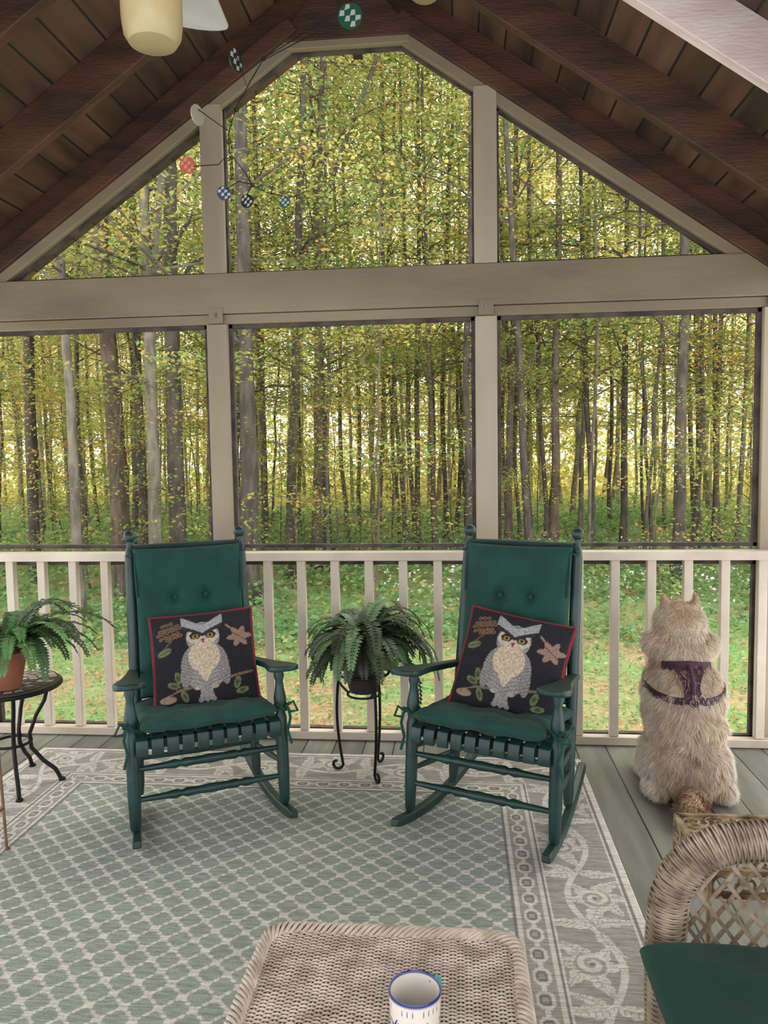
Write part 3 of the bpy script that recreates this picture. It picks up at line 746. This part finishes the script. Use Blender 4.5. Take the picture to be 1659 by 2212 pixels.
for i in range(8):
    for sy in(-1,1): scroll(b,(-hx+.027+i*.0537,sy*hy,tz-.025),X_,Z_,1 if i%2 else -1,.029)
for j in range(5):
    for sx in(-1,1): scroll(b,(sx*hx,-hy+.025+j*.05,tz-.025),Y_,Z_,1 if j%2 else -1,.027)
b.obj('filigree_apron','bronze',bt)
for x in(-1,1):
    for y in(-1,1):
        b=B(); b.tube([(x*hx,y*hy,tz-.005),(x*hx,y*hy,.25),(x*(hx+.01),y*(hy+.01),.006)],.006,8); b.obj('leg','bronze',bt)
# ---------------------------------------------------------------- dog
def build_dog():
    b=B()
    def el(c,r): b.ball(c,r,16)
    el((0,.03,.14),(.156,.15,.135))
    for s in(-1,1):
        el((s*.10,.10,.11),(.07,.155,.108)); el((s*.122,.24,.028),(.034,.09,.028)); el((s*.118,.02,.05),(.05,.085,.05))
        b.tube([(s*.085,.20,.40),(s*.085,.245,.27),(s*.075,.265,.15),(s*.072,.27,.04)],[.06,.046,.034,.03],12); el((s*.072,.30,.027),(.036,.06,.027))
        el((s*.078,.19,.575),(.064,.07,.055))
    el((0,.07,.27),(.144,.145,.17)); el((0,.11,.37),(.152,.145,.12)); el((0,.14,.435),(.144,.138,.09)); el((0,.17,.50),(.112,.115,.07))
    el((0,.185,.565),(.130,.12,.058)); el((0,.20,.62),(.108,.11,.05)); el((0,.21,.665),(.104,.11,.075)); el((0,.215,.69),(.094,.09,.055)); 
    el((0,.32,.625),(.042,.085,.038)); el((.0,.25,.60),(.085,.08,.05))
    for s in(-1,1):
        e0=Vector((s*.060,.205,.70)); tip=Vector((s*.063,.215,.782)); 
        b.tube([e0,e0+(tip-e0)*.45,e0+(tip-e0)*.75,tip],[.038,.031,.021,.010],10,flat=.5)
    b.tube([(0,-.09,.07),(-.03,-.16,.05),(-.055,-.215,.042),(-.04,-.26,.04),(.0,-.285,.04)],[.045,.045,.04,.034,.016],12)
    o=b.obj('dog','fur')
    rm=o.modifiers.new('r','REMESH'); rm.mode='VOXEL'; rm.voxel_size=.008
    sm=o.modifiers.new('s','SMOOTH'); sm.factor=.6; sm.iterations=5
    dg=bpy.context.evaluated_depsgraph_get(); me=bpy.data.meshes.new_from_object(o.evaluated_get(dg))
    o.modifiers.clear(); o.data=me
    n=len(me.vertices); co_=np.zeros(n*3,dtype=np.float32); me.vertices.foreach_get('co',co_); co_=co_.reshape(-1,3)
    def dogcol(P):
        x,y,z=P[:,0],P[:,1],P[:,2]
        cream=np.array(lin(232,214,190)); tan=np.array(lin(200,158,118)); brn=np.array(lin(146,112,84)); white=np.array(lin(242,234,222)); og=np.array(lin(208,168,130))
        f=lambda v:np.clip(v,0,1)[:,None]
        nz=np.sin(x*40+z*23)*np.sin(z*37+y*29)+.6*np.sin(x*90+2*np.sin(z*60))*np.sin(z*80)
        C=np.tile(cream,(len(P),1))
        band=f(1-np.abs(z-.30)/.09+.3*nz)*f(1-np.abs(x)/.16); C=C*(1-.35*band)+tan*.35*band
        low=f((.26-z)/.12+.5*nz)*f(1.3-np.abs(x)/.12)*f((.12-y)/.1); C=C*(1-.6*low)+brn*.6*low
        neck=f(1-np.abs(z-.515)/.025)*.7; C=C*(1-neck)+tan*neck
        hd=f((z-.65)/.05)*f(1.1-np.abs(x)/.08)*.55; C=C*(1-hd)+tan*hd
        rf=f(1-np.abs(z-.605)/.018)*.35; C=C*(1-rf)+tan*rf
        sh=f(1-np.abs(z-.46)/.04)*.3; C=C*(1-sh)+tan*sh
        wh=f((np.abs(x)-.115)/.03)*.8; C=C*(1-wh)+white*wh
        t=f((-.13-y)/.03)*.7; C=C*(1-t)+og*t
        ear=f((z-.735)/.02)*.5; C=C*(1-ear)+tan*ear
        ft=f((.06-z)/.03)*f((y-.15)/.02); C=C*(1-ft)+white*ft
        return C
    at=me.color_attributes.new('Col','FLOAT_COLOR','POINT'); arr=np.ones((n,4),dtype=np.float32); arr[:,:3]=dogcol(co_)*.7; at.data.foreach_set('color',arr.ravel())
    me.polygons.foreach_set('use_smooth',[True]*len(me.polygons))
    if not me.materials: me.materials.append(M['fur'])
    m=len(me.polygons); ctr=np.zeros(m*3,dtype=np.float32); nr=np.zeros(m*3,dtype=np.float32); ar=np.zeros(m,dtype=np.float32)
    me.polygons.foreach_get('center',ctr); me.polygons.foreach_get('normal',nr); me.polygons.foreach_get('area',ar); ctr=ctr.reshape(-1,3); nr=nr.reshape(-1,3)
    rng=np.random.default_rng(5); K=120000; idx=rng.choice(m,K,p=ar/ar.sum())
    P=ctr[idx]+rng.normal(0,.003,(K,3)); Nn=nr[idx]
    g=np.tile(np.array([0,0,-1.]),(K,1)); tail=P[:,1]<-.13; g[tail]=np.array([-.3,-1,.0])
    cl=np.stack([np.sin(P[:,2]*55+P[:,0]*30)+np.sin(P[:,2]*90-P[:,0]*70),np.zeros(K),np.zeros(K)],1)*.25
    lift=.40+.22*np.sin(P[:,2]*75+4*np.sin(P[:,0]*45))*np.sin(P[:,0]*60+P[:,2]*20)
    g=g+cl+rng.normal(0,.22,(K,3)); side=np.zeros((K,3)); side[:,0]=np.sign(P[:,0])*.15; g=g+side
    g-=Nn*np.sum(g*Nn,1)[:,None]; g/=np.linalg.norm(g,axis=1)[:,None]+1e-6
    Ln=np.where(P[:,2]>.63,.018,.034)*rng.uniform(.6,1.35,K); Ln=np.where(P[:,2]>.73,.009,Ln); Ln=np.where((np.abs(P[:,2]-.575)<.045),.042*rng.uniform(.6,1.2,K),Ln)
    D=g*.9+Nn*lift[:,None]; sd=np.cross(D,Nn); sd/=np.linalg.norm(sd,axis=1)[:,None]+1e-6
    wdt=.0013
    mid=P+(g*.5+Nn*(lift+.12)[:,None])*Ln[:,None]*.5; tip=P+D*Ln[:,None]; tip[:,2]=np.maximum(tip[:,2],.004); mid[:,2]=np.maximum(mid[:,2],.004)
    V=np.stack([P-sd*wdt,mid-sd*wdt*.8,tip,mid+sd*wdt*.8],1).reshape(-1,3)
    F=np.arange(K*4).reshape(K,4); V=V.copy(); 
    C=dogcol(P)*(rng.uniform(.7,1.08,K))[:,None]; C=np.repeat(C,4,0)
    fur=np_mesh('fur',V,F,C,'fur',parent=o); fur['kind']='stuff'
    for s in(-1,1):
        e=B(); e.col=(.01,.008,.006); e.ball((s*.045,.305,.668),.011); e.obj('eye','disc',o)
    e=B(); e.col=(.01,.01,.01); e.ball((0,.403,.635),(.018,.014,.014)); e.obj('nose','disc',o)
    bv=BVHTree.FromPolygons([v.co.copy() for v in me.vertices],[tuple(p.vertices) for p in me.polygons])
    def surf(c,d,off=.015):
        c=Vector(c);d=Vector(d).normalized(); h=bv.ray_cast(c+d*.6,-d); return (h[0]+h[1]*off) if h[0] else None
    hn=B()
    def strip(cs_,ds,wv,th=.006):
        P=[surf(c,d) for c,d in zip(cs_,ds)]
        P=[p for p in P if p]; 
        ww=[w_ for w_ in wv][:len(P)]
        n=len(P); V=[]
        for i in range(n):
            t=(P[min(i+1,n-1)]-P[max(i-1,0)]).normalized(); c=Vector(cs_[min(i,len(cs_)-1)]); out=(P[i]-c).normalized(); sd=t.cross(out).normalized()
            for a_,b_ in((-1,-1),(1,-1),(1,1),(-1,1)): V.append(P[i]+sd*a_*ww[i]/2+out*b_*th/2)
        F=[(0,3,2,1),tuple((n-1)*4+k for k in range(4))]
        for i in range(n-1):
            for k in range(4): k2=(k+1)%4; F.append((i*4+k,i*4+k2,i*4+4+k2,i*4+4+k))
        hn.add(V,F)
    A=np.linspace(-pi/2-pi,-pi/2+pi,49)
    strip([(0,.13,.424-.026*math.cos(t+pi/2)) for t in A],[(math.cos(t),math.sin(t),0) for t in A],[.028]*49)
    A2=np.linspace(-pi/2-.95,-pi/2+.95,25)
    strip([(0,.15,.500) for t in A2],[(math.cos(t),math.sin(t),0) for t in A2],[.062*max(.5,1-abs(t+pi/2)*.4) for t in A2])
    zz=np.linspace(.515,.39,10); strip([(0,.13,z) for z in zz],[(0,-1,0)]*10,[.10,.105,.10,.082,.068,.062,.060,.062,.066,.064])
    h=hn.obj('harness','purple',o,sharp=.5)
    r=B(); q=surf((0,.13,.39),(0,-1,0),.030); r.tube([q+Vector((.016*math.cos(t),0,.013*math.sin(t))) for t in np.linspace(0,2*pi,16,endpoint=False)],.003,6,closed=True); r.obj('leash_ring','metal',o)
    r=B(); r.tube([surf((0,.13,z),(0,-1,0),of) for z,of in((.505,.024),(.48,.038),(.45,.040),(.42,.026))],.010,8,flat=.5); r.obj('harness_handle','purple',o)
    o.location=(.895,3.02,.0); o.rotation_euler=(0,0,math.radians(-3))
    return o
tag(build_dog(),'fluffy cream and tan husky sitting, wearing purple harness, facing out','dog')
# ---------------------------------------------------------------- mobile
mb=empty('hanging_mobile',(-.5,2.3,2.4)); tag(mb,'wire mobile with small colourful patterned discs hanging from ceiling','mobile')
o_=Vector((-.5,2.3,2.4))
b=B()
for pts in ([(-.17,2.32,3.40),(-.17,2.3,2.72)],[(-.383,2.3,2.62),(-.17,2.3,2.72),(-.05,2.32,2.70)],[(-.298,2.3,2.66),(-.383,2.3,2.62),(-.55,2.28,2.52),(-.64,2.3,2.40),(-.666,2.3,2.326)],
            [(-.40,2.33,2.61),(-.56,2.31,2.53),(-.61,2.31,2.46),(-.639,2.3,2.555)],[(-.666,2.3,2.326),(-.666,2.3,2.268)],[(-.759,2.3,2.40),(-.72,2.3,2.37),(-.666,2.3,2.33)],
            [(-.795,2.3,2.235),(-.70,2.3,2.236),(-.666,2.3,2.268),(-.62,2.3,2.21),(-.599,2.3,2.173)],[(-.685,2.3,2.16),(-.64,2.3,2.185),(-.599,2.3,2.173),(-.56,2.3,2.15),(-.504,2.3,2.135)],[(-.599,2.3,2.173),(-.616,2.3,2.145)]):
    b.tube([Vector(p)-o_ for p in pts],.0014,5)
for p in((-.64,2.3,2.39),(-.666,2.3,2.30),(-.55,2.28,2.52),(-.599,2.3,2.173)):
    b.tube([Vector(p)-o_+Vector((.006*math.cos(t),0,.006*math.sin(t))) for t in np.linspace(0,2*pi,12,endpoint=False)],.0012,5,closed=True)
b.obj('wire','iron',mb)
for X,Z,r,c1,yaw in((-.298,2.632,.036,(16,76,56),0),(-.639,2.531,.033,(40,46,46),1.25),(-.759,2.382,.029,(160,156,140),1.2),(-.795,2.239,.024,(170,84,56),.1),(-.685,2.153,.021,(36,52,84),.2),(-.616,2.127,.020,(26,26,32),-.2),(-.504,2.12,.017,(12,76,60),.1),(-.08,2.70,.052,(130,114,76),0)):
    bb=B(); n=16; R_=Matrix.Rotation(yaw,3,'Z'); cc=Vector((X,2.3,Z))-o_
    bb.col=lin(*c1)
    ring=lambda rr,y:[cc+R_@Vector((rr*math.cos(2*pi*k/24),y,rr*math.sin(2*pi*k/24))) for k in range(24)]
    V=ring(r,-.002)+ring(r,.002); bb.add(V,[tuple(range(24)),tuple(reversed(range(24,48)))]+[(k,(k+1)%24,24+(k+1)%24,24+k) for k in range(24)])
    if c1!=(160,156,140) and r<.05 :
        bb.col=lin(176,174,164) if c1[0]!=170 else lin(196,130,100); s=r/2.3
        rn=random.Random(int(r*1e4))
        for i in range(-3,3):
            for j in range(-3,3):
                if (i+j)%2: continue
                x=(i+.5)*s; z=(j+.5)*s
                if math.hypot(abs(x)+s*.5,abs(z)+s*.5)>r*1.05: continue
                k1=rn.uniform(.3,1);k2=rn.uniform(.3,1)
                for yy in(-.0026,.0026):
                    bb.add([cc+R_@Vector((x+dx*s*.5,yy,z+dz*s*.5)) for dx,dz in((-1,-1),(1,-k1),(1,1),(-k2,1))],[(0,1,2,3)])
    bb.obj('disc','disc',mb)
# ---------------------------------------------------------------- ceiling fan
cf=empty('ceiling_fan',(-.49,1.27,2.3)); tag(cf,'white ceiling fan with a cream glass lamp below','ceiling fan')
b=B(); b.turned((0,0,.14),(0,0,1.12),[(0,.012),(1,.012)],12); b.obj('downrod','fan',cf)
b=B(); b.turned((0,0,-.05),(0,0,.16),[(0,.05),(.1,.09),(.4,.11),(.8,.1),(1,.03)],28); b.obj('motor_housing','fan',cf)
b=B(); b.turned((0,0,-.262),(0,0,-.05),[(0,.018),(.03,.038),(.09,.046),(.2,.049),(1,.05)],28); b.obj('lamp_shade','glass',cf)
b=B(); out=[]
for t in np.linspace(-pi/2,pi/2,9): out.append((.395+.025*math.cos(t),.07*math.sin(t)))
out+=[(.14,.05),(.08,.02),(.08,-.02),(.14,-.05)]
b.prism(out,-.012,-.004); bl=b.obj('blade','fan',cf,bevel=.002); bl.rotation_euler=(.12,0,math.radians(98))
for k in range(1,4):
    d=bl.copy(); COLL.objects.link(d); d.rotation_euler=(.12,0,math.radians(98+90*k))
# ---------------------------------------------------------------- outdoors
GZ=-.7
def gz(X,Y): return GZ+.12*np.sin(X*.35)*np.sin(Y*.3)*np.clip((Y-6)/6,0,1)
xs=np.linspace(-60,60,121); ys=np.linspace(3.8,75,90); X,Y=np.meshgrid(xs,ys); I=np.arange(X.size).reshape(X.shape)
o=np_mesh('ground',np.stack([X,Y,gz(X,Y)],-1).reshape(-1,3),np.stack([I[:-1,:-1],I[:-1,1:],I[1:,1:],I[1:,:-1]],-1).reshape(-1,4),np.ones((X.size,3)),'ground',smooth=True)
tag(o,'mossy grass and leaf litter forest floor','ground',kind='structure')
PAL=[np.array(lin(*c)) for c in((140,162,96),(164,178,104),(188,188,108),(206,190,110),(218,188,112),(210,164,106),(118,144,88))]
PAL_HAZE=[np.array(lin(*c)) for c in((176,190,132),(196,202,138),(214,208,140),(224,208,140),(228,204,144),(218,182,136),(156,174,122))]  # paler leaf palette for far trees, distance haze painted into the colours
def leaves(C,S,COL,rng,tilt=.8,name='foliage',link=False,mt='leaf'):
    n=len(C); nrm=np.stack([rng.normal(0,tilt,n),rng.normal(0,tilt,n),np.ones(n)],1); nrm/=np.linalg.norm(nrm,axis=1)[:,None]
    r=rng.normal(0,1,(n,3)); a_=np.cross(nrm,r); a_/=np.linalg.norm(a_,axis=1)[:,None]; b_=np.cross(nrm,a_)
    s=S[:,None]; V=np.stack([C-a_*s*.5,C+b_*s*.34-a_*s*.05,C+a_*s*.5,C-b_*s*.34-a_*s*.05],1).reshape(-1,3)
    F=np.arange(n*4).reshape(n,4); return np_mesh(name,V,F,np.repeat(COL,4,0),mt,link=link)
def tree_meshes(seed,Ht,r0,lo,nb,ls,per,lean=(0,0),pw=(2,3,3,2,1.4,.25,1.5),bark=(112,100,88),bl=1.0,curve=.05,bright=1.0,fork=None,leafp=1.0,pal=None,taper=.78):
    pal=np.array(pal if pal is not None else PAL)
    rng=np.random.default_rng(seed); b=B(); b.col=lin(*bark)
    n=15; z=np.linspace(0,Ht,n); x=lean[0]*z+np.cumsum(rng.normal(0,curve,n))*.5; y=lean[1]*z+np.cumsum(rng.normal(0,curve,n))*.5
    x-=x[0];y-=y[0]; t=z/Ht; r=r0*(1-taper*t); r[0]*=1.35
    b.tube(list(zip(x,y,z)),r,10)
    cen=[]
    stems=[(x,y,z,r)]
    if fork:
        fz,fdx,fdy=fork; i0=int(np.searchsorted(z,fz)); zz=z[i0:]-z[i0]; x2=x[i0]+fdx*zz+.02*zz**1.3; y2=y[i0]+fdy*zz; b.tube(list(zip(x2,y2,z[i0:])),r[i0:]*.7,8); stems.append((x2,y2,z[i0:],r[i0:]*.7))
    for k in range(nb):
        sx,sy,sz,sr=stems[k%len(stems)]
        tt=rng.uniform(lo,.98); hz=max(tt*Ht,sz[0]); p=np.array([np.interp(hz,sz,sx),np.interp(hz,sz,sy),hz]); az=rng.uniform(0,2*pi); el=rng.uniform(.05,.8)
        L=bl*rng.uniform(1.3,3.2)*(1.15-.55*tt); d=np.array([math.cos(az)*math.cos(el),math.sin(az)*math.cos(el),math.sin(el)])
        pts=[p+d*L*s_+np.array([0,0,-.18*L*s_**2])+rng.normal(0,.05,3)*(s_>0) for s_ in(0,.25,.5,.75,1)]
        rb=max(.006,min(.3*float(np.interp(hz,sz,sr))+.004,.04)); b.tube(pts,[rb,rb*.8,rb*.6,rb*.4,rb*.2],5)
        for s_ in(.4,.6,.8,1.0):
            c=p+d*L*s_+np.array([0,0,-.18*L*s_**2])
            if rng.random()<leafp: cen.append(c+rng.normal(0,.28,3)*np.array([1,1,.4]))
            if rng.random()<.5:
                az2=az+rng.choice([-1,1])*rng.uniform(.5,1.1); q=c+np.array([math.cos(az2),math.sin(az2),.1])*rng.uniform(.4,1.0); b.tube([c,q],[rb*.3,.003],4); cen.append(q)
    trunk=b.obj('trunk','bark'); tm=trunk.data; bpy.data.objects.remove(trunk)
    cen=np.array(cen); ns=len(cen); pwn=np.array(pw)/sum(pw); pi_=rng.choice(len(pal),ns,p=pwn)
    C=np.repeat(cen,per,0)+rng.normal(0,1,(ns*per,3))*np.array([.34,.34,.07]); pc=pal[np.repeat(pi_,per)]*bright
    j=rng.random(ns*per)<.12; pc[j]=pal[rng.choice(len(pal),j.sum(),p=pwn)]*bright
    pc=np.minimum(pc*rng.uniform(.86,1.12,(ns*per,1)),.9)
    fm=leaves(C,ls*rng.uniform(.6,1.25,ns*per),pc,rng,name='foliage',tilt=.5)
    return tm,fm
def place_tree(tm,fm,loc,rz=0,sc_=1,label='',group='forest trees'):
    root=empty('tree',loc,rz); root.scale=(sc_,)*3; tag(root,label,'tree',group)
    t=bpy.data.objects.new('trunk',tm); COLL.objects.link(t); t.parent=root
    f=bpy.data.objects.new('foliage',fm); COLL.objects.link(f); f.parent=root
    return root
D_=(98,89,80); Lb=(128,120,106); Bn=(112,97,84)
prom=[(-.518,9.5,.07,(-.01,0),Lb,None),(-.449,11,.15,(-.035,0),Bn,(3.2,-.12,.05)),(-.426,12,.08,(.0,0),D_,None),(-.4067,10,.095,(.012,0),Lb,(3.6,.10,0)),(-.378,10.5,.13,(.005,0),D_,None),
 (-.2795,10.5,.13,(.003,0),D_,None),(-.256,14,.07,(0,0),Bn,None),(-.222,12.5,.09,(.05,0),D_,(4.2,.38,.0)),(-.188,13,.09,(.03,0),Bn,None),(-.172,15,.08,(-.02,0),D_,None),(-.105,17,.06,(.05,0),Bn,None),
 (-.052,16,.065,(.01,0),D_,None),(-.03,14,.05,(-.02,0),Bn,None),(.0139,13,.07,(.0,0),D_,None),(.064,15,.075,(.02,0),Bn,None),(.0964,12.5,.07,(-.05,0),D_,None),(.1226,14,.085,(.012,0),Bn,None),
 (.155,17,.06,(.02,0),Lb,None),(.172,15,.06,(-.03,0),D_,None),(.209,16,.075,(.0,0),D_,None),(.2774,12.5,.10,(.006,0),D_,None),(.322,17,.065,(.01,0),Bn,None),(.35,15,.05,(.03,0),Lb,None),(.42,14,.09,(0,0),D_,None),(-.58,12,.09,(.02,0),D_,None),(-.66,13,.11,(0,0),Bn,None)]
for i,(r_,Yd,rad,ln,bk,fk) in enumerate(prom):
    tm,fm=tree_meshes(100+i,14,rad,.22,28,.072,54,lean=ln,bark=bk,curve=.035,fork=fk,bl=1.1,leafp=.8,pw=(3,4,3,1.6,1,.25,2.2))
    x=r_*Yd; place_tree(tm,fm,(x,Yd,float(gz(x,Yd))-.05),0,1,'tall woodland tree with %s bark and autumn leaves'%('pale lichen-spotted' if bk is Lb else 'dark' if bk is D_ else 'brown'))
rnd=random.Random(77)
VB=[tree_meshes(200+i,12+i%3,.038+.010*(i%3),.22,16,.088,44,bark=random.Random(i).choice([D_,Lb,Bn]),curve=.07,bright=1.05,lean=(rnd.uniform(-.04,.04),0),leafp=.6,pw=(1.5,3,4,3,1.6,.25,.8),taper=.6) for i in range(6)]
HAZE_BARK=[(150,142,120),(162,152,128),(142,134,114)]  # lightened bark tones, painting haze onto far trunks
V_HAZE=[tree_meshes(400+i,14,.055+.012*(i%3),.2,15,.12,40,bark=HAZE_BARK[i%3],curve=.08,bright=1.1,lean=(rnd.uniform(-.04,.04),0),leafp=.6,pal=PAL_HAZE,pw=(1.5,3,4,3,1.4,.2,.6),taper=.6) for i in range(5)]  # far tree variants, haze put in through pale leaves and bark
NT=215
for i in range(NT):
    Yd=12.5+26*(i+rnd.random())/NT; x=rnd.uniform(-.85,.62)*Yd; tm,fm=rnd.choice(VB if Yd<22 else V_HAZE)
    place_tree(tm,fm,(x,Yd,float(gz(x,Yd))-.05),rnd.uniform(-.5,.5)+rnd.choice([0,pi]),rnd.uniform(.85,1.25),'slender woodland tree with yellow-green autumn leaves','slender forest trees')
for i in range(44):
    if i==0: VC=[tree_meshes(300+k,5.5,.02,.12,15,.065,38,bark=Bn,curve=.06,bl=.55,bright=1.05,pw=(3,3,2,2.5,2,.8,1)) for k in range(4)]
    Yd=rnd.uniform(8.5,20); x=rnd.uniform(-.85,.6)*Yd; tm,fm=rnd.choice(VC)
    place_tree(tm,fm,(x,Yd,float(gz(x,Yd))-.03),rnd.uniform(0,6.28),rnd.uniform(.6,1.1),'young understory sapling with yellow and green leaves','forest saplings')
rng=np.random.default_rng(9); n=130000
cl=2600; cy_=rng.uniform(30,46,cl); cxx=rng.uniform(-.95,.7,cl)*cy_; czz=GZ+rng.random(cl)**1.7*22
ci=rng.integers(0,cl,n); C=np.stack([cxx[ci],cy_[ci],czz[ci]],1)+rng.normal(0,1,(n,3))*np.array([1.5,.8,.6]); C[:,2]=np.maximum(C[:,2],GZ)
pc=np.minimum(np.array(PAL_HAZE)[rng.choice(7,cl,p=np.array([1,3,5,4.5,2,.3,.4])/16.2)][ci]*rng.uniform(1.1,1.5,(n,1)),.93)  # leaf colours lifted further to paint haze over the distant mass
me=leaves(C,.26*rng.uniform(.6,1.3,n),pc,rng,tilt=1.2); o=bpy.data.objects.new('distant_foliage',me); COLL.objects.link(o); tag(o,'yellow-green mass of distant forest leaves, tinted pale as haze','foliage',kind='stuff')
n=65000; cl=1400; cy_=8.2+rng.random(cl)**1.3*18; cxx=rng.uniform(-.85,.62,cl)*cy_; hh=rng.uniform(.12,.6,cl)*np.clip((cy_-7)/4,.3,1.2)
ci=rng.integers(0,cl,n); C=np.stack([cxx[ci]+rng.normal(0,.33,n),cy_[ci]+rng.normal(0,.33,n),gz(cxx[ci],cy_[ci])+rng.random(n)*hh[ci]],1)
gp=np.array([lin(*c) for c in((140,180,122),(162,196,130),(122,162,106),(178,190,122),(150,184,136))]); pc=gp[rng.integers(0,5,cl)][ci]*rng.uniform(.75,1.15,(n,1))
me=leaves(C,(.045+.005*cy_[ci])*rng.uniform(.6,1.2,n),pc,rng,tilt=.5); o=bpy.data.objects.new('undergrowth',me); COLL.objects.link(o); tag(o,'bright green leafy undergrowth covering the forest floor','undergrowth',kind='stuff')
n=1500; yy=rng.uniform(8.5,15,n); xx=rng.uniform(-.1,.55,n)*yy; C=np.stack([xx,yy,gz(xx,yy)+rng.uniform(.3,.7,n)],1)
me=leaves(C,.045*rng.uniform(.5,1.2,n),np.ones((n,3))*.85,rng,tilt=1); o=bpy.data.objects.new('wildflowers',me); COLL.objects.link(o); tag(o,'scattered tiny white woodland flowers in the undergrowth','flowers',kind='stuff')
n=8000; yy=rng.uniform(4,8.8,n); xx=rng.uniform(-.9,.65,n)*yy; C=np.stack([xx,yy,gz(xx,yy)+.03+rng.random(n)*.02],1)
lp=np.array([lin(*c) for c in((216,170,124),(204,150,108),(222,192,146),(180,140,106),(232,208,176))]); me=leaves(C,.055*rng.uniform(.5,1.2,n),lp[rng.integers(0,5,n)],rng,tilt=.25); o=bpy.data.objects.new('fallen_leaves',me); COLL.objects.link(o); tag(o,'orange and tan fallen leaves scattered on the grass','leaves',kind='stuff')
n=40000; yy=rng.uniform(3.9,9.5,n); xx=rng.uniform(-.9,.65,n)*yy; C=np.stack([xx,yy,gz(xx,yy)+.01+rng.random(n)*.035],1)
me=leaves(C,.035*rng.uniform(.5,1.2,n),gp[rng.integers(0,5,n)]*.98,rng,tilt=.8); o=bpy.data.objects.new('grass',me); COLL.objects.link(o); tag(o,'short green grass and groundcover beside the porch','grass',kind='stuff')
